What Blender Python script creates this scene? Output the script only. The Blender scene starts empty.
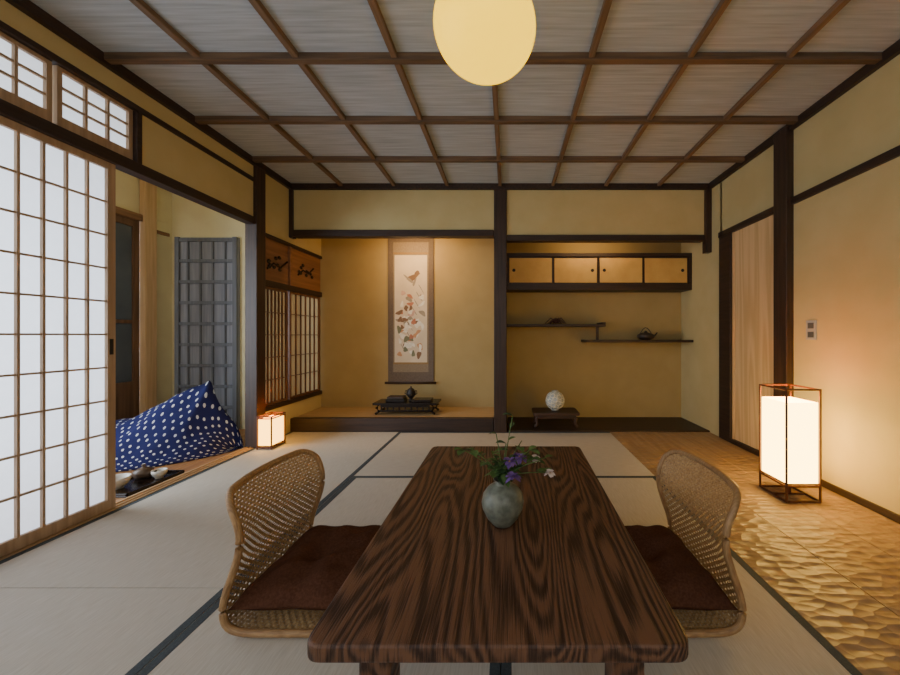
import bpy, math, random
from mathutils import Vector
random.seed(7)
sc = bpy.context.scene
# ---------------------------------------------------------------- materials
def lin(c):
    return tuple(((v/255)/12.92 if v/255 <= .04045 else ((v/255+.055)/1.055)**2.4) for v in c)+(1,)
def newmat(name):
    m = bpy.data.materials.new(name); m.use_nodes = True
    nt = m.node_tree; b = nt.nodes['Principled BSDF']
    return m, nt, b
def mat(name, c1, c2=None, scale=(8,8,8), rough=.6, bump=0., bdist=.002, detail=4, lo=.35, hi=.65, metal=0., spec=.5):
    m, nt, b = newmat(name)
    b.inputs['Roughness'].default_value = rough
    b.inputs['Metallic'].default_value = metal
    b.inputs['Specular IOR Level'].default_value = spec
    if c2 is None: c2 = tuple(max(0, v*.93) for v in c1)
    tc = nt.nodes.new('ShaderNodeTexCoord'); mp = nt.nodes.new('ShaderNodeMapping')
    mp.inputs['Scale'].default_value = scale
    n = nt.nodes.new('ShaderNodeTexNoise'); n.inputs['Scale'].default_value = 1; n.inputs['Detail'].default_value = detail
    r = nt.nodes.new('ShaderNodeValToRGB')
    r.color_ramp.elements[0].position = lo; r.color_ramp.elements[1].position = hi
    r.color_ramp.elements[0].color = lin(c1); r.color_ramp.elements[1].color = lin(c2)
    L = nt.links.new
    L(tc.outputs['Object'], mp.inputs[0]); L(mp.outputs[0], n.inputs[0]); L(n.outputs['Fac'], r.inputs[0]); L(r.outputs[0], b.inputs['Base Color'])
    if bump:
        bp = nt.nodes.new('ShaderNodeBump'); bp.inputs['Strength'].default_value = bump; bp.inputs['Distance'].default_value = bdist
        L(n.outputs['Fac'], bp.inputs['Height']); L(bp.outputs[0], b.inputs['Normal'])
    return m
def wood(name, c1, c2, axis='Y', k=40, rough=.5, bump=.2):
    s = [k, k, k]; s['XYZ'.index(axis)] = k*.05
    return mat(name, c1, c2, tuple(s), rough, bump, .001)
def emit(name, c, s, base=None):
    m, nt, b = newmat(name)
    b.inputs['Base Color'].default_value = lin(base or c)
    b.inputs['Emission Color'].default_value = lin(c); b.inputs['Emission Strength'].default_value = s
    tc = nt.nodes.new('ShaderNodeTexCoord'); n = nt.nodes.new('ShaderNodeTexNoise'); n.inputs['Scale'].default_value = 60
    mr = nt.nodes.new('ShaderNodeMapRange'); mr.inputs[3].default_value = s*.93; mr.inputs[4].default_value = s*1.05
    nt.links.new(tc.outputs['Object'], n.inputs[0]); nt.links.new(n.outputs['Fac'], mr.inputs[0]); nt.links.new(mr.outputs[0], b.inputs['Emission Strength'])
    return m
def paper(name, c, trans=.75):
    m, nt, b = newmat(name)
    b.inputs['Base Color'].default_value = lin(c); b.inputs['Roughness'].default_value = .9
    t = nt.nodes.new('ShaderNodeBsdfTranslucent')
    tc = nt.nodes.new('ShaderNodeTexCoord'); n = nt.nodes.new('ShaderNodeTexNoise'); n.inputs['Scale'].default_value = 30; n.inputs['Detail'].default_value = 6
    r = nt.nodes.new('ShaderNodeValToRGB'); r.color_ramp.elements[0].color = lin(tuple(v*.95 for v in c)); r.color_ramp.elements[1].color = lin(c)
    nt.links.new(tc.outputs['Object'], n.inputs[0]); nt.links.new(n.outputs['Fac'], r.inputs[0]); nt.links.new(r.outputs[0], t.inputs[0])
    mx = nt.nodes.new('ShaderNodeMixShader'); mx.inputs[0].default_value = trans
    nt.links.new(b.outputs[0], mx.inputs[1]); nt.links.new(t.outputs[0], mx.inputs[2])
    nt.links.new(mx.outputs[0], nt.nodes['Material Output'].inputs[0])
    return m

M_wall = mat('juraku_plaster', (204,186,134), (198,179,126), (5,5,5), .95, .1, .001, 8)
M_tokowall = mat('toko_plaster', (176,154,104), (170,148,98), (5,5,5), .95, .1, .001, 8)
M_engwall = mat('engawa_plaster', (236,226,182), (230,218,174), (6,6,6), .95)
M_darkY = wood('dark_wood_y', (60,42,33), (42,29,23), 'Y', 60, .5)
M_darkX = wood('dark_wood_x', (60,42,33), (42,29,23), 'X', 60, .5)
M_darkZ = wood('dark_wood_z', (66,46,36), (44,31,24), 'Z', 60, .5)
M_batX = wood('batten_wood_x', (118,92,68), (88,68,50), 'X', 60, .6)
M_batY = wood('batten_wood_y', (134,106,80), (104,82,60), 'Y', 60, .6)
M_lightZ = wood('light_wood_z', (218,184,138), (202,166,118), 'Z', 50, .5)
M_lightY = wood('light_wood_y', (206,172,130), (186,150,108), 'Y', 50, .5)
M_shojiwood = wood('shoji_wood', (184,156,126), (162,134,106), 'Z', 50, .6)
M_panel = mat('ceiling_board', (196,204,210), (158,166,172), (3,70,10), .9, .1, .001, 6, .25, .75)
M_paper = paper('shoji_paper', (244,247,252), .72)
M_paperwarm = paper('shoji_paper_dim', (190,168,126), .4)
M_tatami = mat('tatami_rush', (206,198,184), (193,184,168), (260,16,10), .7, .15, .0006, 3)
M_tatamiX = mat('tatami_rush_x', (206,198,184), (193,184,168), (16,260,10), .7, .15, .0006, 3)
M_heri = mat('tatami_border', (74,82,86), (60,68,72), (200,200,200), .8, .1, .0005)
M_lacquer = mat('black_lacquer', (30,20,16), (22,15,12), (10,10,10), .22)
M_black = mat('black_iron', (24,22,22), None, (50,50,50), .5)
M_rattan = mat('rattan', (206,174,126), (170,134,90), (120,120,120), .5, .2)
M_rim = mat('rattan_rim', (188,150,104), (150,114,76), (30,400,30), .45, .4, .001)
M_cush = mat('brown_cushion_cloth', (98,64,48), (82,52,38), (150,150,150), .95, .3, .001, spec=.1)
M_lampw = emit('pendant_glow', (255,205,0), 2.3, (190,130,20))
M_andon = emit('andon_glow', (255,204,104), 14.0)
M_andon2 = emit('andon_small_glow', (255,186,76), 7.0)
M_redwood = wood('red_brown_wood', (112,66,44), (84,46,30), 'Z', 60, .4)

def grainmat(name, cdark, clight, sc1, sc2, freq, rough, bstr, fine=1.6, w=1.0, spec=.5):
    m, nt, b = newmat(name); L = nt.links.new
    tc = nt.nodes.new('ShaderNodeTexCoord'); mp = nt.nodes.new('ShaderNodeMapping'); mp.inputs['Scale'].default_value = sc1
    n = nt.nodes.new('ShaderNodeTexNoise'); n.inputs['Scale'].default_value = 1; n.inputs['Detail'].default_value = 2; n.inputs['Roughness'].default_value = .4
    mu = nt.nodes.new('ShaderNodeMath'); mu.operation = 'MULTIPLY'; mu.inputs[1].default_value = freq
    sn = nt.nodes.new('ShaderNodeMath'); sn.operation = 'SINE'
    mw = nt.nodes.new('ShaderNodeMath'); mw.operation = 'MULTIPLY'; mw.inputs[1].default_value = w
    mp2 = nt.nodes.new('ShaderNodeMapping'); mp2.inputs['Scale'].default_value = sc2
    n2 = nt.nodes.new('ShaderNodeTexNoise'); n2.inputs['Scale'].default_value = 1; n2.inputs['Detail'].default_value = 5
    ad = nt.nodes.new('ShaderNodeMath'); ad.operation = 'MULTIPLY_ADD'; ad.inputs[1].default_value = fine
    mr = nt.nodes.new('ShaderNodeMapRange'); mr.inputs[1].default_value = fine*.5-w; mr.inputs[2].default_value = fine*.5+w
    r = nt.nodes.new('ShaderNodeValToRGB'); r.color_ramp.elements[0].color = lin(cdark); r.color_ramp.elements[1].color = lin(clight)
    bp = nt.nodes.new('ShaderNodeBump'); bp.inputs['Strength'].default_value = bstr; bp.inputs['Distance'].default_value = .0015
    L(tc.outputs['Object'], mp.inputs[0]); L(mp.outputs[0], n.inputs[0]); L(n.outputs['Fac'], mu.inputs[0]); L(mu.outputs[0], sn.inputs[0]); L(sn.outputs[0], mw.inputs[0])
    L(tc.outputs['Object'], mp2.inputs[0]); L(mp2.outputs[0], n2.inputs[0]); L(n2.outputs['Fac'], ad.inputs[0]); L(mw.outputs[0], ad.inputs[2])
    L(ad.outputs[0], mr.inputs[0]); L(mr.outputs[0], r.inputs[0]); L(r.outputs[0], b.inputs['Base Color'])
    L(mr.outputs[0], bp.inputs['Height']); L(bp.outputs[0], b.inputs['Normal']); b.inputs['Roughness'].default_value = rough
    b.inputs['Specular IOR Level'].default_value = spec
    return m
M_table = grainmat('table_elm_grain', (58,38,28), (118,83,60), (4.6,.6,2), (330,9,20), 210, .48, .9, 4.2, .8, .4)
M_doorgrain = grainmat('cedar_door_grain', (204,170,120), (222,190,142), (1,7,.35), (20,160,4), 60, .6, .05, 2.0, .8)

def naguri():
    m, nt, b = newmat('adzed_chestnut_floor'); L = nt.links.new
    tc = nt.nodes.new('ShaderNodeTexCoord')
    nz = nt.nodes.new('ShaderNodeTexNoise'); nz.inputs['Scale'].default_value = 6
    mp = nt.nodes.new('ShaderNodeMapping'); mp.inputs['Scale'].default_value = (14, 30, 1)
    va = nt.nodes.new('ShaderNodeVectorMath'); va.operation = 'MULTIPLY_ADD'; va.inputs[1].default_value = (.04,.03,0)
    v = nt.nodes.new('ShaderNodeTexVoronoi'); v.inputs['Scale'].default_value = 1; v.feature = 'F1'; v.inputs['Randomness'].default_value = .75
    bp = nt.nodes.new('ShaderNodeBump'); bp.inputs['Strength'].default_value = 1.0; bp.inputs['Distance'].default_value = .013
    mp2 = nt.nodes.new('ShaderNodeMapping'); mp2.inputs['Scale'].default_value = (30, 2, 1)
    n2 = nt.nodes.new('ShaderNodeTexNoise'); n2.inputs['Scale'].default_value = 1; n2.inputs['Detail'].default_value = 4
    r = nt.nodes.new('ShaderNodeValToRGB'); r.color_ramp.elements[0].color = lin((152,122,92)); r.color_ramp.elements[1].color = lin((182,150,114))
    r.color_ramp.elements[0].position = .3; r.color_ramp.elements[1].position = .7
    L(tc.outputs['Object'], nz.inputs[0]); L(nz.outputs['Color'], va.inputs[0]); L(tc.outputs['Object'], va.inputs[2]); L(va.outputs[0], mp.inputs[0]); L(mp.outputs[0], v.inputs[0])
    L(v.outputs['Distance'], bp.inputs['Height']); L(bp.outputs[0], b.inputs['Normal'])
    L(tc.outputs['Object'], mp2.inputs[0]); L(mp2.outputs[0], n2.inputs[0]); L(n2.outputs['Fac'], r.inputs[0]); L(r.outputs[0], b.inputs['Base Color'])
    b.inputs['Roughness'].default_value = .45
    return m
M_naguri = naguri()
def polka():
    m, nt, b = newmat('navy_polka_dot_cloth'); L = nt.links.new
    tc = nt.nodes.new('ShaderNodeTexCoord')
    v = nt.nodes.new('ShaderNodeTexVoronoi'); v.inputs['Scale'].default_value = 25; v.inputs['Randomness'].default_value = .3; v.voronoi_dimensions = '2D'
    mp = nt.nodes.new('ShaderNodeMapping'); mp.inputs['Rotation'].default_value = (0,0,.7)
    r = nt.nodes.new('ShaderNodeValToRGB'); r.color_ramp.interpolation = 'CONSTANT'
    r.color_ramp.elements[0].color = lin((225,230,240)); r.color_ramp.elements[1].position = .18; r.color_ramp.elements[1].color = lin((26,34,98))
    L(tc.outputs['UV'], mp.inputs[0]); L(mp.outputs[0], v.inputs[0]); L(v.outputs['Distance'], r.inputs[0]); L(r.outputs[0], b.inputs['Base Color'])
    b.inputs['Roughness'].default_value = .9
    return m
M_polka = polka()

# ---------------------------------------------------------------- mesh builder
class B:
    def __init__(s): s.v=[]; s.f=[]; s.m=[]; s.sm=[]; s.uv={}
    def box(s, x0,x1,y0,y1,z0,z1, m=0):
        if x0>x1:x0,x1=x1,x0
        if y0>y1:y0,y1=y1,y0
        if z0>z1:z0,z1=z1,z0
        b=len(s.v)
        s.v += [(x0,y0,z0),(x1,y0,z0),(x1,y1,z0),(x0,y1,z0),(x0,y0,z1),(x1,y0,z1),(x1,y1,z1),(x0,y1,z1)]
        for q in ((0,3,2,1),(4,5,6,7),(0,1,5,4),(1,2,6,5),(2,3,7,6),(3,0,4,7)):
            s.f.append(tuple(b+i for i in q)); s.m.append(m); s.sm.append(False)
    def grid(s, fn, nu, nv, m=0, smooth=True, cu=False, cv=False, uv=None):
        b=len(s.v)
        for i in range(nu+(0 if cu else 1)):
            for j in range(nv+(0 if cv else 1)):
                s.v.append(tuple(fn(i/nu, j/nv)))
        W = nv if cv else nv+1; H = nu if cu else nu+1
        for i in range(nu):
            for j in range(nv):
                a=b+i*W+j; c=b+((i+1)%H)*W+j; d=b+((i+1)%H)*W+(j+1)%W; e=b+i*W+(j+1)%W
                if uv: s.uv[len(s.f)] = [uv(i/nu,j/nv),uv((i+1)/nu,j/nv),uv((i+1)/nu,(j+1)/nv),uv(i/nu,(j+1)/nv)]
                s.f.append((a,c,d,e)); s.m.append(m); s.sm.append(smooth)
    def lathe(s, cx,cy, prof, m=0, n=32, smooth=True):
        def fn(u,v):
            k=min(int(round(u*(len(prof)-1))),len(prof)-1); r,z=prof[k]; a=-v*2*math.pi
            return (cx+r*math.cos(a), cy+r*math.sin(a), z)
        s.grid(fn, len(prof)-1, n, m, smooth, cv=True)
    def tube(s, pts, r, m=0, n=8, closed=False, rend=None):
        P=[Vector(p) for p in pts]; N=len(P); b=len(s.v)
        up=Vector((0,0,1))
        for i,p in enumerate(P):
            t=(P[(i+1)%N]-P[i-1]) if closed else (P[min(i+1,N-1)]-P[max(i-1,0)])
            t.normalize()
            a=t.cross(up)
            if a.length<.05: a=t.cross(Vector((1,0,0)))
            a.normalize(); c=t.cross(a)
            rr = r if rend is None else r+(rend-r)*i/(N-1)
            for k in range(n):
                q=p+a*rr*math.cos(2*math.pi*k/n)+c*rr*math.sin(2*math.pi*k/n); s.v.append(tuple(q))
        for i in range(N if closed else N-1):
            j=(i+1)%N
            for k in range(n):
                s.f.append((b+i*n+k,b+i*n+(k+1)%n,b+j*n+(k+1)%n,b+j*n+k)); s.m.append(m); s.sm.append(True)
        if not closed:
            s.f.append(tuple(b+k for k in range(n))[::-1]); s.m.append(m); s.sm.append(False)
            s.f.append(tuple(b+(N-1)*n+k for k in range(n))); s.m.append(m); s.sm.append(False)
    def sphere(s, c, r, m=0, n=24, sc_=(1,1,1)):
        def fn(u,v):
            th=u*math.pi; a=v*2*math.pi
            return (c[0]+r*sc_[0]*math.sin(th)*math.cos(a), c[1]+r*sc_[1]*math.sin(th)*math.sin(a), c[2]+r*sc_[2]*math.cos(th))
        s.grid(fn, n//2, n, m, True, cv=True)
    def poly(s, pts, m=0):
        b=len(s.v); s.v += [tuple(p) for p in pts]; s.f.append(tuple(range(b,b+len(pts)))); s.m.append(m); s.sm.append(False)
    def prism(s, outline, z0, z1, m=0):
        n=len(outline); b=len(s.v)
        s.v += [(x,y,z0) for x,y in outline]+[(x,y,z1) for x,y in outline]
        s.f.append(tuple(b+n+i for i in range(n))); s.m.append(m); s.sm.append(False)
        s.f.append(tuple(b+i for i in range(n))[::-1]); s.m.append(m); s.sm.append(False)
        for i in range(n):
            j=(i+1)%n; s.f.append((b+i,b+j,b+n+j,b+n+i)); s.m.append(m); s.sm.append(False)
    def make(s, name, mats, bevel=0, seg=2):
        me=bpy.data.meshes.new(name); me.from_pydata(s.v,[],s.f); me.update()
        for m in mats: me.materials.append(m)
        for p,mi,sm in zip(me.polygons,s.m,s.sm): p.material_index=mi; p.use_smooth=sm
        if s.uv:
            ul=me.uv_layers.new(name='UVMap')
            for fi,co in s.uv.items():
                for li,c in zip(me.polygons[fi].loop_indices,co): ul.data[li].uv=c
        o=bpy.data.objects.new(name,me); sc.collection.objects.link(o)
        if bevel:
            bv=o.modifiers.new('bevel','BEVEL'); bv.width=bevel; bv.segments=seg; bv.limit_method='ANGLE'
        return o

XL, XR, H, YB, YT = -2.022, 1.874, 2.273, 3.154, 3.68
YR = -1.6     # rear of the room, behind the camera
# ---------------------------------------------------------------- floor
b=B(); b.box(-3.5,2.1,YR,3.9,-.12,-.05,0); b.make('floor',[M_darkY])
def tatami(x0,x1,y0,y1,along):
    b=B(); g=.0015; x0+=g;x1-=g;y0+=g;y1-=g; w=.028
    b.box(x0,x1,y0,y1,-.05,0,0)
    if along=='Y':
        b.box(x0,x0+w,y0,y1,0,.0012,1); b.box(x1-w,x1,y0,y1,0,.0012,1)
    else:
        b.box(x0,x1,y0,y0+w,0,.0012,1); b.box(x0,x1,y1-w,y1,0,.0012,1)
    b.make('tatami_mat',[M_tatami if along=='Y' else M_tatamiX, M_heri])
xa, xm, xb = -.985, -.02, .94
tatami(XL,xa,1.21,YB,'Y'); tatami(XL,xa,-.70,1.21,'Y'); tatami(XL,xa,YR,-.70,'Y')
tatami(xa,xb,2.14,YB,'X')
tatami(xa,xm,.22,2.14,'Y'); tatami(xm,xb,.22,2.14,'Y')
tatami(xa,xb,-.72,.22,'X'); tatami(xa,xb,YR,-.72,'X')
b=B()
for i in range(3):
    w=(XR-xb)/3; b.box(xb+i*w+.001,xb+(i+1)*w-.001,YR,YB,-.05,0,0)
b.make('floor_adzed_boards',[M_naguri],.002)
b=B()
for i in range(8):
    w=1.16/8; b.box(-3.26+i*w+.0015,-3.26+(i+1)*w-.0015,YR,3.3,-.05,-.012,0)
b.make('floor_engawa',[wood('engawa_boards',(190,140,92),(160,112,70),'Y',40,.35)],.002)
b=B(); b.box(-2.1,XL,YR,2.70,-.05,.006,0); b.box(-2.075,-2.07,YR,2.7,.006,.012,0); b.box(-2.045,-2.04,YR,2.7,.006,.012,0)
b.make('trim_door_sill',[M_lightY])
b=B(); b.box(.0,XR,YB,YT,-.05,.012,0); b.make('floor_alcove',[M_darkX],.003)
b=B(); b.box(XL,-.135,YB+.06,YT,.0,.12,1); b.box(XL,-.135,YB+.001,YB+.06,.0,.125,0)
b.make('floor_tokonoma_platform',[M_darkX, mat('toko_board',(190,160,116),(172,142,100),(4,60,4),.5)],.004)

# ---------------------------------------------------------------- ceiling
b=B(); b.box(XL-.06,XR+.06,YR,YT+.06,H+.022,H+.06,0); b.make('ceiling',[M_panel])
b=B()
for k in range(9):
    x=XL+.487*k; w=.015
    if k in (0,8): continue
    b.box(x-w,x+w,YR,YB,H-.006,H+.022,1)
y=YB-.487
while y>YR:
    b.box(XL,XR,y-.017,y+.017,H-.014,H+.0225,0); y-=.487
b.make('trim_ceiling_lattice',[M_batX,M_batY],.002)
b=B()
b.box(XL,XL+.03,YR,YB,H-.03,H+.022,0); b.box(XR-.03,XR,YR,YB,H-.03,H+.022,0); b.box(XL+.03,XR-.03,YB-.03,YB,H-.03,H+.022,0)
b.make('trim_cornice',[M_darkY],.002)

# ---------------------------------------------------------------- walls
b=B(); b.box(XL-.06,XL,YR,2.70,2.15,H+.022); b.make('wall_left_top',[M_wall])
b=B(); b.box(XL-.06,XL,1.873,2.699,1.84,2.117); b.make('wall_left_above_opening',[M_wall])
b=B(); b.box(XL-.06,XL,2.80,YT,1.75,H+.022); b.make('wall_left',[M_wall])
b=B(); b.box(XL-.06,XL,2.80,YT,-.05,.262); b.make('wall_left_lower',[M_wall])
b=B()
b.box(XR,XR+.06,YR,2.23,-.05,H+.022); b.box(XR,XR+.06,2.23,3.0,1.80,H+.022); b.box(XR,XR+.06,2.98,YT,-.05,H+.022)
b.make('wall_right',[M_wall])
b=B()
b.box(XL,-.13,YB,YB+.05,1.87,H+.022); b.box(-.01,XR,YB,YB+.05,1.82,H+.022)
b.make('wall_back_upper',[M_wall])
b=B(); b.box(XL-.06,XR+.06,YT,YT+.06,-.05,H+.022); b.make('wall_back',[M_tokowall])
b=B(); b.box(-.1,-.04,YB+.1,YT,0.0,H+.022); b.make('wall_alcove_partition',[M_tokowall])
b=B(); b.box(-3.4,XR+.06,YR-.06,YR,-.05,H+.06); b.make('wall_rear',[M_wall])
b=B(); b.box(-.13,-.012,YB-.02,YB+.1,0,H+.022); b.make('post_tokobashira',[M_darkZ],.006)
b=B(); b.box(-2.09,-1.995,2.70,2.80,0,H-.001); b.make('post_left',[M_darkZ],.004)
b=B(); b.box(1.825,1.94,2.23,2.34,0,H-.001); b.make('post_right',[M_darkZ],.004)
b=B(); b.box(XR-.055,XR,YB-.03,YB+.03,1.66,H-.031); b.make('post_hanging',[M_darkZ],.003)
b=B(); b.box(XL,XL+.035,YB-.02,YB+.04,1.80,H-.031); b.make('post_corner_left',[M_darkZ],.003)
b=B(); b.box(XL+.035,-.131,YB-.025,YB+.06,1.81,1.87); b.box(-.011,XR-.056,YB-.02,YB+.06,1.77,1.825)
b.make('trim_otoshigake',[M_darkX],.004)
b=B()
b.box(XL-.06,XL+.012,YR,2.699,1.78,1.838); b.box(XL-.05,XL+.01,YR,2.699,2.118,2.15)
b.box(XL-.05,XL+.01,1.845,1.872,1.838,2.118)
b.box(XL-.05,XL+.012,2.801,YT,1.72,1.75); b.box(XL-.05,XL+.012,2.801,YT,.262,.30); b.box(XL-.05,XL+.012,2.801,YT,1.31,1.36)
b.make('trim_left',[M_darkY],.003)
b=B()
b.box(XR-.022,XR+.03,YR,2.229,1.755,1.80); b.box(XR-.022,XR+.03,2.341,3.0,1.755,1.80)
b.box(XR-.02,XR+.05,2.84,2.99,0.0,1.754); b.box(XR-.02,XR+.05,2.341,2.84,0,.035)
b.make('trim_right',[M_darkY],.003)
b=B(); b.box(XR-.012,XR-.0005,YR,2.229,0.001,.04); b.make('baseboard_right',[M_darkY],.002)
b=B(); b.box(XR+.005,XR+.035,2.345,2.838,.036,1.754,0)
b.box(XR-.003,XR+.005,2.345,2.365,.036,1.754,1); b.box(XR-.003,XR+.005,2.818,2.838,.036,1.754,1)
b.make('door_sliding_cedar',[M_doorgrain,M_lightZ],.001)

# ---------------------------------------------------------------- shoji doors
def shoji(y0,y1,xc,name,z0=.012,z1=1.778,nv=11,nh=10,fr=.034,mw=.0045):
    b=B(); t=.014
    b.box(xc-t,xc+t,y0,y0+fr,z0,z1,0); b.box(xc-t,xc+t,y1-fr,y1,z0,z1,0)
    b.box(xc-t,xc+t,y0+fr,y1-fr,z1-fr,z1,0); b.box(xc-t,xc+t,y0+fr,y1-fr,z0,z0+.05,0)
    ya,yb_,za,zb=y0+fr,y1-fr,z0+.05,z1-fr
    for i in range(1,nv): 
        y=ya+(yb_-ya)*i/nv; b.box(xc-.002,xc+.012,y-mw,y+mw,za,zb,0)
    for j in range(1,nh):
        z=za+(zb-za)*j/nh; b.box(xc-.002,xc+.009,ya,yb_,z-mw,z+mw,0)
    b.poly([(xc-.003,ya,za),(xc-.003,yb_,za),(xc-.003,yb_,zb),(xc-.003,ya,zb)],1)
    return b
b=shoji(.83,1.758,-2.043,'s'); b.box(-2.0295,-2.0275,1.732,1.748,.80,.88,2); b.make('door_shoji',[M_shojiwood,M_paper,M_black])
for y0 in (-.07,-.95,-1.59): 
    b=shoji(y0,min(y0+.92, .85),-2.075 if y0!=-.95 else -2.043,'s'); b.make('door_shoji',[M_shojiwood,M_paper])
def ranma(y0,y1,name):
    b=shoji(y0,y1,-2.045,'r',1.842,2.116,3,3,.018,.005); return b.make(name,[M_shojiwood,M_paper])
yy=1.842
for i in range(6):
    ranma(yy-.31,yy-.002,'window_transom'); yy-=.325
b=B()
for (y0,y1) in ((2.81,3.13),(3.16,3.67)):
    f=.022; xc=-2.04; z0,z1=.302,1.308
    b.box(xc-.012,xc+.014,y0,y0+f,z0,z1,0); b.box(xc-.012,xc+.014,y1-f,y1,z0,z1,0)
    b.box(xc-.012,xc+.014,y0+f,y1-f,z0,z0+f,0); b.box(xc-.012,xc+.014,y0+f,y1-f,z1-f,z1,0)
    n=6
    for i in range(1,n): 
        y=y0+f+(y1-y0-2*f)*i/n; b.box(xc,xc+.012,y-.005,y+.005,z0+f,z1-f,0)
    for j in range(1,5):
        z=z0+f+(z1-z0-2*f)*j/5; b.box(xc,xc+.01,y0+f,y1-f,z-.004,z+.004,0)
    b.poly([(xc-.002,y0+f,z0+f),(xc-.002,y1-f,z0+f),(xc-.002,y1-f,z1-f),(xc-.002,y0+f,z1-f)],1)
b.make('window_lattice',[wood('window_wood',(122,84,56),(92,60,40),'Z'),M_paperwarm])
b=B(); b.box(-2.05,-2.03,2.802,YT-.001,1.362,1.718,0); b.box(-2.03,-2.012,2.802,2.83,1.362,1.718,0); b.box(-2.03,-2.012,3.14,3.17,1.362,1.718,0)
for c in ((2.98,1.52),(3.40,1.54)):
    b.tube([(-2.026,c[0]-.12,c[1]-.06),(-2.026,c[0]-.04,c[1]),(-2.026,c[0]+.05,c[1]-.02),(-2.026,c[0]+.14,c[1]+.05)],.008,1)
    for k in range(9): b.sphere((-2.026,c[0]+random.uniform(-.11,.12),c[1]+random.uniform(-.05,.07)),.024,1,8,(.3,1,.7))
b.make('trim_carved_transom',[wood('transom_board',(150,106,74),(122,84,58),'Y',30,.5),M_lacquer])

# ---------------------------------------------------------------- engawa
b=B(); b.box(-3.32,-2.09,3.3,3.36,-.05,2.33); b.make('wall_engawa_end',[M_engwall])
b=B(); b.box(-3.32,-3.26,YR,3.299,1.965,2.33); b.make('wall_engawa_upper',[M_engwall])
b=B(); b.box(-3.32,-3.26,3.105,3.299,-.05,1.964); b.make('wall_engawa_side',[M_engwall])
b=B(); b.box(-3.32,-2.09,YR,3.36,2.331,2.37); b.make('ceiling_engawa',[M_engwall])
b=B(); b.box(-3.255,-3.20,3.0,3.1,-.012,2.329); b.make('post_engawa',[M_lightZ],.004)
b=B(); b.box(-3.30,-3.22,YR,2.999,1.90,1.96); b.box(-3.30,-3.22,YR,2.999,-.012,.03); b.box(-3.255,-3.235,3.101,3.254,1.84,1.87)
b.make('trim_engawa',[wood('engawa_beam',(150,112,80),(120,86,60),'Y')],.003)
b=B()
yy=2.995
for i in range(5):
    y1=yy; y0=yy-.9; x=-3.26
    b.box(x-.015,x+.015,y1-.05,y1,.031,1.899,0); b.box(x-.015,x+.015,y0,y0+.05,.031,1.899,0); b.box(x-.015,x+.015,y0+.05,y1-.05,1.84,1.899,0)
    b.box(x-.015,x+.015,y0+.05,y1-.05,.031,.30 if i else .5,0); b.box(x-.012,x+.012,y0+.05,y1-.05,1.0,1.03,0)
    if i==0: b.box(x-.008,x+.002,y0+.05,y1-.05,.5,1.84,1)
    yy-=.9
b.make('door_engawa_frames',[wood('dark_door',(120,88,64),(94,68,50),'Z'),mat('dark_pane',(96,106,114),(84,92,100),(3,3,3),.1)],.002)
M_grey=wood('grey_weathered_wood',(152,156,166),(130,134,144),'Z',50,.7)
M_grey2=wood('grey_lattice',(116,120,128),(100,104,112),'Z',50,.7)
b=B(); x0,x1=-3.195,-2.60; b.box(x0,x1,3.275,3.299,-.012,1.84,0)
b.box(x0,x0+.04,3.255,3.275,-.012,1.84,1); b.box(x1-.04,x1,3.255,3.275,-.012,1.84,1)
for k in range(10): 
    z=-.012+k*(1.84-.03)/9; b.box(x0+.04,x1-.04,3.258,3.275,z,z+.03,1)
for k in range(1,5):
    x=x0+k*(x1-x0)/5; b.box(x-.008,x+.008,3.262,3.275,0,1.82,1)
b.make('door_lattice_grey',[M_grey,M_grey2],.001)

# bean bag
def bag():
    b=B()
    pkt=.78
    def fn(u,v):
        t=u
        ax=-3.12+.97*t; ay=2.50+.22*t**1.5
        if t<pkt: h=.24+.335*(t/pkt)**1.9
        else:
            q=(t-pkt)/(1-pkt); h=.575*(1-q)**1.0*(1-.25*math.sin(math.pi*q))+.06*math.sin(math.pi*q)
        w=.33*math.sin(math.pi*min(1,max(0,.10+.9*t)))**.55+.012
        if t<.08: h*= (t/.08)**.5; w*=(t/.08)**.4
        a=v*2*math.pi
        c=math.cos(a); s_=math.sin(a)
        yy=w*math.copysign(abs(c)**.8,c)
        pk=1.6-.85*math.exp(-((t-pkt)/.14)**2)
        zz = max(h,.02)*(1-abs(c)**pk)*(1 if s_>0 else 0)
        if s_>0: zz=zz*.92+.08*h*abs(s_)**.5
        fold=.012*math.sin(14*t+5*c)+.008*math.sin(31*t-7*c)
        zz=max(0,zz+fold*(zz>.05))
        return (ax+.05*math.sin(3*c)*(t-.5)-.1*(.5-t)*zz, ay+yy*(1.0 if c<0 else .7)+.06*zz, -.009+zz)
    b.grid(fn,80,64,0,True,cv=True,uv=lambda u,v:(u*1.15,(v if v<.5 else 1-v)*2*.95))
    return b.make('polka_dot_bean_bag',[M_polka])
bag()
b=B(); cx,cy=-2.26,2.07
b.box(cx-.13,cx+.13,cy-.17,cy+.17,-.011,-.003,0)
for (p,q,r,s_) in ((cx-.13,cx+.13,cy-.17,cy-.16),(cx-.13,cx+.13,cy+.16,cy+.17),(cx-.13,cx-.12,cy-.17,cy+.17),(cx+.12,cx+.13,cy-.17,cy+.17)): b.box(p,q,r,s_,-.004,.012,0)
b.make('serving_tray',[M_lacquer],.002)
M_ceram=mat('white_ceramic',(228,224,214),(210,204,194),(30,30,30),.3)
def bowl(x,y,r,h,z,name,m):
    b=B(); b.lathe(x,y,[(.001,z),(r*.5,z),(r*.52,z+.006),(r*.8,z+h*.35),(r*.97,z+h*.7),(r,z+h),(r*.93,z+h),(r*.85,z+h*.6),(r*.5,z+h*.2),(.001,z+h*.15)],0); b.make(name,[m])
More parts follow.
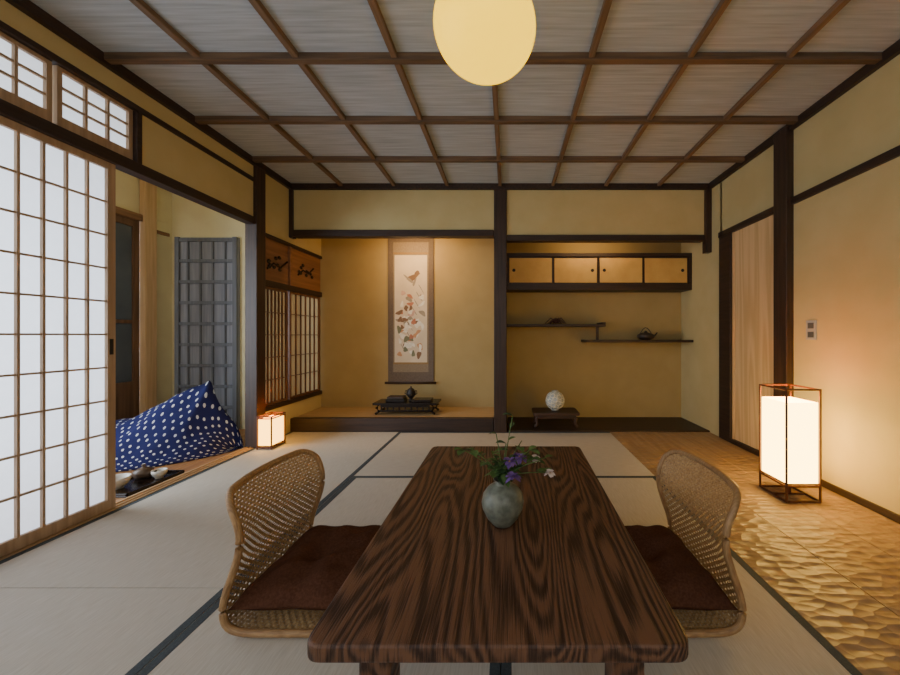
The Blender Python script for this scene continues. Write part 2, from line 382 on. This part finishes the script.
bowl(cx-.045,cy-.07,.062,.066,-.0025,'tea_bowl',M_ceram); bowl(cx+.055,cy+.08,.038,.05,-.0025,'tea_cup',M_ceram)
b=B(); b.lathe(cx-.05,cy+.085,[(.001,-.0025),(.035,-.0025),(.05,.02),(.048,.045),(.02,.06),(.008,.064),(.008,.072),(.012,.078),(.001,.083)],0); b.tube([(cx+.0,cy+.085,.02),(cx+.03,cy+.085,.04)],.006,0,8); b.make('teapot',[mat('brown_ceramic',(104,84,66),(84,66,52),(20,20,20),.4)])

# ---------------------------------------------------------------- paper floor lamps (andon)
def andon(name,x0,x1,y0,y1,zt,pz0,pz1,r,mp,rings):
    b=B()
    for x in (x0,x1-r):
        for y in (y0,y1-r): b.box(x,x+r,y,y+r,0.001,zt,0)
    for z in rings:
        b.box(x0+r,x1-r,y0,y0+r,z,z+r,0); b.box(x0+r,x1-r,y1-r,y1,z,z+r,0)
        b.box(x0,x0+r,y0+r,y1-r,z,z+r,0); b.box(x1-r,x1,y0+r,y1-r,z,z+r,0)
    g=r+.001
    X0,X1,Y0,Y1=x0+g,x1-g,y0+g,y1-g
    def fn(u,v):
        P=[(X0,Y0),(X1,Y0),(X1,Y1),(X0,Y1),(X0,Y0)]; k=min(3,int(v*4)); f=v*4-k
        return (P[k][0]+(P[k+1][0]-P[k][0])*f,P[k][1]+(P[k+1][1]-P[k][1])*f,pz0+(pz1-pz0)*u)
    b.grid(fn,1,4,1,False,cv=False)
    b.box(X0,X1,Y0,Y1,pz0-.006,pz0,0)
    cxx,cyy=(x0+x1)/2,(y0+y1)/2
    b.box(x0+r,x1-r,cyy-r/2,cyy+r/2,rings[0],rings[0]+r,0)
    b.tube([(cxx,cyy,rings[0]+r),(cxx,cyy,pz0)],.01,0)
    b.sphere((cxx,cyy,pz0+.09),.03,1,12)
    return b.make(name,[M_redwood,mp],.0008,1)
andon('paper_floor_lamp',1.49,1.68,1.82,2.02,.61,.10,.535,.009,M_andon,(.001,.082,.601))
andon('paper_floor_lamp',-1.985,-1.865,2.66,2.83,.262,.03,.235,.009,M_andon2,(.012,.238,.253))
bpy.data.objects['paper_floor_lamp.001'].location=(.015,0,0)

b=B(); b.box(XR-.008,XR-.0005,2.06,2.13,.87,.99,0); b.box(XR-.011,XR-.008,2.075,2.115,.94,.975,1); b.box(XR-.011,XR-.008,2.075,2.115,.885,.92,1)
b.make('wall_switch_plate',[mat('switch_plate',(180,182,180),None,(5,5,5),.4),mat('switch_dark',(90,94,98),None,(5,5,5),.3)],.001)

b=B(); c=(-.072,1.067,1.858); b.sphere(c,.159,0,64,(1,1,.82))
b.lathe(c[0],c[1],[(.001,c[2]+.15),(.04,c[2]+.15),(.045,c[2]+.135),(.046,c[2]+.120),(.001,c[2]+.120)],1,24)
b.tube([(c[0],c[1],c[2]+.145),(c[0],c[1],H-.02)],.004,1)
b.lathe(c[0],c[1],[(.001,H-.007),(.05,H-.007),(.05,H-.03),(.001,H-.035)],1,24)
b.make('pendant_globe_lamp',[M_lampw,M_darkZ])

# ---------------------------------------------------------------- low table
def rrect(pts, r, n=8):
    out=[]; N=len(pts)
    for i in range(N):
        p=Vector(pts[i]); a=(Vector(pts[i-1])-p).normalized(); c=(Vector(pts[(i+1)%N])-p).normalized()
        s0=p+a*r; s1=p+c*r
        for k in range(n+1):
            t=k/n; q=(1-t)**2*s0+2*t*(1-t)*p+t*t*s1; out.append((q.x,q.y))
    return out
b=B(); b.prism(rrect([(-.380,.622),(.342,.622),(.368,1.748),(-.388,1.748)],.035),.296,.33,0)
for (lx,ly) in ((-.30,.68),(.21,.68),(-.31,1.62),(.22,1.62)):
    b.box(lx,lx+.065,ly,ly+.065,0.001,.297,0)
b.box(-.29,.265,.70,.725,.245,.296,0); b.box(-.30,.275,1.64,1.665,.245,.296,0)
b.box(-.285,-.26,.72,1.65,.245,.296,0); b.box(.235,.26,.72,1.65,.245,.296,0)
b.make('low_dining_table',[M_table],.007,3)

# vase with flowers
b=B(); vx,vy=-.016,1.03; z=.331
prof=[(.001,0),(.030,0),(.034,.004),(.048,.022),(.061,.05),(.064,.066),(.060,.088),(.045,.108),(.028,.118),(.022,.122),(.024,.130),(.029,.134),(.026,.134),(.018,.126),(.018,.11),(.001,.10)]
b.lathe(vx,vy,[(r,z+h) for r,h in prof],0,40)
G=[1,2]
def leaf(p,d,L,w,m,droop=.3):
    d=Vector(d).normalized(); side=d.cross(Vector((0,0,1)))
    if side.length<.1: side=Vector((1,0,0))
    side.normalize()
    def fn(u,v):
        q=Vector(p)+d*L*u+Vector((0,0,-droop*L*u*u)); ww=w*math.sin(math.pi*min(1,u*.97+.03))**.8
        return q+side*ww*(v-.5)*2+Vector((0,0,abs(v-.5)*ww*.5))
    b.grid(fn,6,2,m)
stems=[((.01,.0,.24),1),((-.03,.02,.20),1),((-.09,.0,.22),1),((.05,.0,.20),3),((.10,.02,.19),4),((.14,-.02,.16),4),((.02,-.04,.20),3),((.03,-.05,.16),3),((.06,.06,.23),1),((-.12,.03,.21),1),((.03,.02,.32),1),((-.02,.0,.27),1),((.08,0,.22),1),((-.05,-.02,.19),1),((.11,-.03,.20),1),((.13,.02,.19),1)]
for (d,m) in stems:
    p0=Vector((vx,vy,z+.11)); p3=Vector((vx+d[0],vy+d[1],z+d[2])); p1=p0+Vector((0,0,.05))
    pts=[p0*(1-t)**2+2*p1*t*(1-t)+p3*t*t for t in [i/8 for i in range(9)]]
    b.tube(pts,.0015,1,5)
    for k in range(9 if m==1 else 4):
        q=pts[random.randint(3,8)]; a=random.uniform(0,6.28)
        leaf(q,(math.cos(a),math.sin(a),random.uniform(-.1,.6)),random.uniform(.024,.048),random.uniform(.008,.014),random.choice(G))
    if m in (3,4):
        for k in range(16):
            a=k*2.4; el=random.uniform(-.2,1.0)
            leaf(p3,(math.cos(a)*math.cos(el),math.sin(a)*math.cos(el),math.sin(el)),.026 if m==3 else .018,.007,m,.4)
        b.sphere(p3,.004,5,8)
b.make('flower_vase',[mat('celadon_glaze',(132,136,122),(98,102,90),(40,40,40),.4,.2,.001,6),mat('leaf_green',(96,126,68),(70,102,52),(60,60,60),.6),mat('leaf_dark',(66,98,58),(50,76,46),(60,60,60),.6),mat('purple_petal',(136,100,170),(110,78,148),(60,60,60),.7),mat('pale_petal',(226,214,206),(206,190,190),(60,60,60),.7),mat('stamen',(200,160,60),None,(9,9,9),.7)])

# ---------------------------------------------------------------- rattan legless chairs
prof=[(-.36,.016),(-.25,.014),(-.12,.014),(-.03,.018),(.010,.038),(.022,.080),(.012,.135),(-.010,.20),(-.026,.26),(-.026,.315),(-.008,.37),(.020,.418)]
def cr(P,t):
    n=len(P)-1; k=min(n-1,int(t*n)); f=t*n-k
    p0,p1,p2,p3=P[max(k-1,0)],P[k],P[k+1],P[min(k+2,n)]
    return tuple(.5*((2*p1[i])+(-p0[i]+p2[i])*f+(2*p0[i]-5*p1[i]+4*p2[i]-p3[i])*f*f+(-p0[i]+3*p1[i]-3*p2[i]+p3[i])*f**3) for i in (0,1))
S=[cr(prof,i/400) for i in range(401)]
cum=[0]
for i in range(400): cum.append(cum[-1]+math.dist(S[i],S[i+1]))
LT=cum[-1]
import bisect
def at(s):
    s=max(0,min(LT,s)); i=min(399,max(0,bisect.bisect_left(cum,s)-1)); f=(s-cum[i])/(cum[i+1]-cum[i]+1e-9)
    return (S[i][0]+(S[i+1][0]-S[i][0])*f,S[i][1]+(S[i+1][1]-S[i][1])*f)
def zaisu(sign,xo,yc,rot):
    hw=.225; rc=.065; b=B()
    def P(s,y,off=0):
        x,z_=at(s); x2,z2=at(min(LT,s+.004)); x1,z1=at(max(0,s-.004))
        tx,tz=x2-x1,z2-z1; l=math.hypot(tx,tz)+1e-9; nx,nz=tz/l,-tx/l
        g=min(1,max(0,(z_-.03)/.15))
        bul=.045*(1-(y/hw)**2)*g
        return (sign*(x+bul+nx*off), y, max(.003,z_+nz*off))
    def smax(y):
        e=abs(y)-(hw-rc)
        return LT if e<=0 else LT-(rc-math.sqrt(max(0,rc*rc-e*e)))
    def wmax(s):
        e=s-(LT-rc)
        return hw if e<=0 else hw-(rc-math.sqrt(max(0,rc*rc-e*e)))
    nV=34; nH=int(LT/.011); amp=.002
    for i in range(nV+1):
        y=-hw+.01+(2*hw-.02)*i/nV; sm=smax(y); n=int(sm/.0055)
        def fn(u,v,y=y,sm=sm,i=i): 
            s=u*sm; return P(s, y+(v-.5)*.0072, amp*math.cos(math.pi*s/.011+math.pi*i))
        b.grid(fn,n,1,0,True)
    for j in range(nH+1):
        s0=.004+j*.011; w=wmax(min(s0,LT-.001)); 
        if w<.02: continue
        def fn(u,v,s0=s0,w=w,j=j):
            y=-w+2*w*u; ph=(y+hw-.01)/(2*hw-.02)*nV
            return P(s0+(v-.5)*.0082, y, -amp*math.cos(math.pi*ph+math.pi*s0/.011))
        b.grid(fn,68,1,0,True)
    out=[]
    n=60
    for i in range(n+1): out.append((LT-rc)*i/n)
    ring=[(s,-hw) for s in out]
    for k in range(1,12):
        a=math.pi/2*k/12; ring.append((LT-rc+rc*math.sin(a),-(hw-rc+rc*math.cos(a))))
    for k in range(0,13): ring.append((LT,-(hw-rc)+2*(hw-rc)*k/12))
    for k in range(11,0,-1):
        a=math.pi/2*k/12; ring.append((LT-rc+rc*math.sin(a),(hw-rc+rc*math.cos(a))))
    ring += [(s,hw) for s in out[::-1]]
    for k in range(1,12): ring.append((0,hw-2*hw*k/12))
    pts=[P(s,y) for s,y in ring]; pts=[(p[0],p[1],max(p[2],.0125)) for p in pts]
    b.tube(pts,.0105,1,10,closed=True)
    o=b.make('rattan_legless_chair',[M_rattan,M_rim]); o.location=(xo,yc,0.0); o.rotation_euler=(0,0,rot)
    c=B()
    def top(sg):
        def fn(u,v):
            a=2*u-1; d=2*v-1
            e=(max(0,1-abs(a)**3.2)*max(0,1-abs(d)**3.2))**.5
            pin=.93+.07*(abs(a*d))
            zz=.068+sg*((.068 if sg>0 else .042)*e) + (sg>0)*(-.040*math.exp(-(a*a+d*d)*10)+.007*math.sin(9*a+2*d)*e+.005*math.sin(13*d-5*a)*e)
            return (sign*(-.165)+a*.185*pin, d*.21*pin, max(.026,zz))
        return fn
    c.grid(top(1),32,32,0,True); c.grid(lambda u,v: top(-1)(1-u,v),32,32,0,True)
    k=c.make('floor_cushion',[M_cush]); k.location=(xo,yc,.002); k.rotation_euler=(0,0,rot)
zaisu(-1,-.825,1.235,0.0)
zaisu(1,.675,1.235,0.0)

# ---------------------------------------------------------------- tokonoma: scroll
b=B(); yb_=YT-.012; cx=(411-508)*3.67/340
w=.245; zt,zb=1.96,.385
b.box(cx-w,cx+w,yb_-.003,yb_,zb,zt,0)
b.box(cx-.19,cx+.19,yb_-.004,yb_-.003,.50,1.90,1)
b.box(cx-.175,cx+.175,yb_-.0055,yb_-.004,.60,1.76,2)
for z in (.585,1.77): b.box(cx-.19,cx+.19,yb_-.006,yb_-.004,z,z+.02,3)
b.tube([(cx-w-.03,yb_-.012,zb),(cx+w+.03,yb_-.012,zb)],.013,4,12)
b.tube([(cx-w,yb_-.008,zt),(cx+w,yb_-.008,zt)],.008,4,12)
lay=[0]
def pb(x,z,rx,rz,ang,m):
    lay[0]+=1; pts=[]; x=max(-.125,min(.125,x))
    for k in range(16):
        a=2*math.pi*k/16; q=1+.18*math.sin(3*a+x*50); u=rx*math.cos(a)*q; v=rz*math.sin(a)*q
        pts.append((cx+x+u*math.cos(ang)-v*math.sin(ang), yb_-.006-.00002*lay[0], z+u*math.sin(ang)+v*math.cos(ang)))
    b.poly(pts,m)
pb(.02,1.52,.07,.03,.5,5); pb(.07,1.57,.028,.022,0,5); pb(-.02,1.50,.07,.014,-.7,6); pb(.04,1.47,.05,.012,1.2,6)
for k in range(9): pb(.11-k*.024,1.40-k*.08,.06,.004,2.1,6)
for k in range(34): pb(random.gauss(.0,.075),random.uniform(.98,1.38),random.uniform(.02,.045),random.uniform(.014,.028),random.uniform(0,3),random.choice([5,6,7,8,8,8,11]))
for k in range(26): pb(random.gauss(-.01,.075),random.uniform(.68,1.02),random.uniform(.02,.045),random.uniform(.014,.028),random.uniform(0,3),random.choice([5,7,8,8,9,10,10]))
b.make('hanging_scroll',[mat('scroll_cloth',(112,98,84),(100,86,74),(80,80,80),.8),mat('scroll_inner_cloth',(146,130,106),(132,116,94),(80,80,80),.8),mat('scroll_silk',(222,206,180),(212,196,168),(6,6,6),.8),mat('scroll_gold',(150,120,70),None,(80,80,80),.6),M_darkX,
  mat('ink_brown',(134,104,78),None,(30,30,30),.8),mat('ink_grey',(160,148,128),None,(30,30,30),.8),mat('ink_red',(192,126,98),None,(30,30,30),.8),mat('ink_white',(242,236,220),None,(30,30,30),.8),mat('ink_green',(124,126,98),None,(30,30,30),.8),mat('ink_orange',(206,156,114),None,(30,30,30),.8),mat('ink_pink',(214,176,156),None,(30,30,30),.8)])
b=B(); cx,cy=-1.0,3.40; z=.121
b.box(cx-.31,cx+.31,cy-.12,cy+.12,z+.10,z+.12,0); b.box(cx-.26,cx+.26,cy-.09,cy+.09,z+.03,z+.045,0)
for sx in (-1,1):
    for sy in (-1,1):
        x=cx+sx*.26; y=cy+sy*.09
        b.tube([(x,y,z+.10),(x+sx*.02,y,z+.07),(x-sx*.005,y,z+.035),(x+sx*.03,y,z+.009)],.013,0,8)
b.box(cx-.24,cx+.24,cy-.10,cy-.09,z+.075,z+.10,0)
for k in range(9): b.box(cx-.24+k*.058,cx-.225+k*.058,cy-.095,cy-.085,z+.045,z+.10,0)
b.make('display_stand',[M_lacquer],.003)
b=B(); b.box(cx-.20,cx-.02,cy-.07,cy+.05,z+.121,z+.15,0); b.box(cx-.19,cx-.03,cy-.06,cy+.045,z+.15,z+.17,1); b.box(cx+.06,cx+.24,cy-.08,cy+.06,z+.121,z+.145,0)
b.make('lacquer_boxes',[M_lacquer,M_darkX],.003)
b=B(); ix=cx+.03; zz=z+.1215; b.lathe(ix,cy,[(.001,zz),(.02,zz),(.022,zz+.01),(.012,zz+.02),(.03,zz+.04),(.045,zz+.065),(.044,zz+.09),(.03,zz+.105),(.034,zz+.11),(.02,zz+.125),(.006,zz+.13),(.009,zz+.14),(.001,zz+.147)],0,24)
for sx in (-1,1): b.tube([(ix+sx*.04,cy,zz+.06),(ix+sx*.062,cy,zz+.075),(ix+sx*.055,cy,zz+.1),(ix+sx*.035,cy,zz+.1)],.005,0,6)
b.make('incense_burner',[M_black])

# ---------------------------------------------------------------- alcove cabinet & shelves
yf=3.46
b=B(); b.box(-.035,XR-.001,yf,YT-.001,1.36,1.42,0); b.box(-.035,XR-.001,yf,YT-.001,1.70,1.735,0)
b.box(-.035,-.0,yf,YT-.001,1.42,1.70,0); b.box(XR-.03,XR-.001,yf,YT-.001,1.42,1.70,0)
dw=(XR-.03-.0)/4
for k in range(4):
    x0=k*dw+.0; x1=x0+dw; yy=yf+.008+(k%2)*.008; f=.014
    b.box(x0+.002,x1-.002,yy,yy+.01,1.421,1.699,0); b.box(x0+f,x1-f,yy-.002,yy,1.421+f,1.699-f,1)
    px=x0+.06 if k in(0,2) else x1-.06
    pts=[(px+.017*math.cos(a*.524),yy-.0035,1.56+.017*math.sin(a*.524)) for a in range(12)]
    b.poly(pts,2)
b.make('alcove_wall_cabinet',[M_darkX,mat('gold_paper',(210,172,100),(200,160,90),(8,8,8),.6),M_black],.002)
b=B()
b.box(-.036,.99,3.44,YT-.001,.985,1.01,0); b.box(.79,XR-.001,3.43,YT-.001,.825,.85,0); b.box(.90,.925,3.46,3.485,.85,.985,0)
b.box(.96,.99,3.44,YT-.001,1.01,1.03,0)
b.make('staggered_wall_shelf',[M_darkX],.003)
b=B(); ox,oy,oz=.50,3.54,1.011
for k in range(11):
    a=k*.571; L=random.uniform(.07,.13)
    b.tube([(ox,oy,oz+.03),(ox+L*.5*math.cos(a),oy+L*.5*math.sin(a),oz+random.uniform(.04,.07)),(ox+L*math.cos(a),oy+L*math.sin(a)*.8,oz+.006)],.009,0,6,rend=.004)
b.sphere((ox,oy,oz+.035),.032,0,12,(1.3,1,.8))
b.make('driftwood_ornament',[mat('dark_drift',(84,42,32),(60,32,26),(40,40,40),.5,.3)])
b=B(); ox,oy,oz=1.43,3.53,.851
b.lathe(ox,oy,[(.001,oz),(.05,oz),(.085,oz+.025),(.085,oz+.05),(.05,oz+.07),(.02,oz+.075),(.01,oz+.09),(.001,oz+.095)],0,24)
b.tube([(ox+.07,oy,oz+.03),(ox+.10,oy,oz+.05),(ox+.12,oy,oz+.075)],.010,0,8,rend=.006)
b.tube([(ox-.06+.12*i/8,oy,oz+.06+.065*math.sin(math.pi*i/8)) for i in range(9)],.004,0,6)
b.make('iron_kettle',[mat('iron',(60,48,40),(44,36,30),(60,60,60),.5,.3)])
b=B(); cx,cy=.46,3.33; z=.013
b.prism(rrect([(cx-.22,cy-.13),(cx+.22,cy-.13),(cx+.22,cy+.13),(cx-.22,cy+.13)],.03),z+.125,z+.15,0)
for sx in (-1,1):
    for sy in (-1,1):
        x=cx+sx*.16; y=cy+sy*.085
        b.tube([(x,y,z+.125),(x+sx*.03,y,z+.09),(x+sx*.02,y,z+.04),(x+sx*.045,y,z+.011)],.016,0,8)
b.box(cx-.17,cx+.17,cy-.1,cy-.08,z+.09,z+.125,0); b.box(cx-.17,cx+.17,cy+.08,cy+.1,z+.09,z+.125,0)
b.make('low_ornament_stand',[wood('stand_wood',(74,50,38),(54,36,28),'X')],.004)
# round white jar with blue-grey pattern and small mouth
b=B(); c=Vector((cx+.0,cy,z+.152+.095))
R=.090
pf=[(.001,c.z-.093),(.036,c.z-.093),(.038,c.z-.083)]
for k in range(3,23):
    a=-math.pi/2+math.pi*k/25; pf.append((R*math.cos(a),c.z+R*math.sin(a)))
pf += [(.030,c.z+.087),(.033,c.z+.096),(.027,c.z+.096),(.024,c.z+.086),(.001,c.z+.080)]
b.lathe(c.x,c.y,pf,1,40)
N=42
for i in range(N):
    t=math.acos(1-2*(i+.5)/N); p=i*2.39996; d=Vector((math.sin(t)*math.cos(p),math.sin(t)*math.sin(p),math.cos(t)))
    if abs(d.z)>.86: continue
    a=d.cross(Vector((.3,.2,1))).normalized(); e=d.cross(a)
    ring=[c+(d*.96+ (a*math.cos(k*.449)+e*math.sin(k*.449))*.24).normalized()*.0885 for k in range(14)]
    b.tube(ring,.0050,0,6,closed=True)
b.make('patterned_round_jar',[mat('ivory_ceramic',(242,236,214),(228,220,196),(20,20,20),.4),mat('blue_grey_glaze',(196,196,184),(150,158,162),(30,30,30),.5)])

# ---------------------------------------------------------------- lights
def area(name,loc,rot,sx,sy,p,col):
    l=bpy.data.lights.new(name,'AREA'); l.shape='RECTANGLE'; l.size=sx; l.size_y=sy; l.energy=p; l.color=col
    o=bpy.data.objects.new(name,l); sc.collection.objects.link(o); o.location=loc; o.rotation_euler=rot; return o
area('daylight_garden',(-4.3,.9,1.5),(0,-math.pi/2,0),2.6,5.5,450,(.82,.90,1))
area('alcove_strip_light',(-.95,YB+.10,1.93),(math.radians(35),0,0),.4,.03,8,(1,.58,.22))
area('alcove_strip_light.001',(.85,YB+.10,1.90),(math.radians(60),0,0),.5,.03,2.5,(1,.62,.26))
area('room_fill',(0,-1.4,1.6),(math.radians(80),0,0),3,1.0,18,(.92,.95,1))
w=bpy.data.worlds.new('World'); sc.world=w; w.use_nodes=True
w.node_tree.nodes['Background'].inputs[0].default_value=(.65,.78,1,1); w.node_tree.nodes['Background'].inputs[1].default_value=1.0

# ---------------------------------------------------------------- camera
cd=bpy.data.cameras.new('Camera'); cam=bpy.data.objects.new('Camera',cd); sc.collection.objects.link(cam)
cam.location=(0,0,.9); cam.rotation_euler=(math.pi/2,0,0)
cd.sensor_width=36; cd.lens=13.6; cd.shift_x=-58/900; cd.shift_y=-2.5/900; cd.clip_start=.02
sc.camera=cam
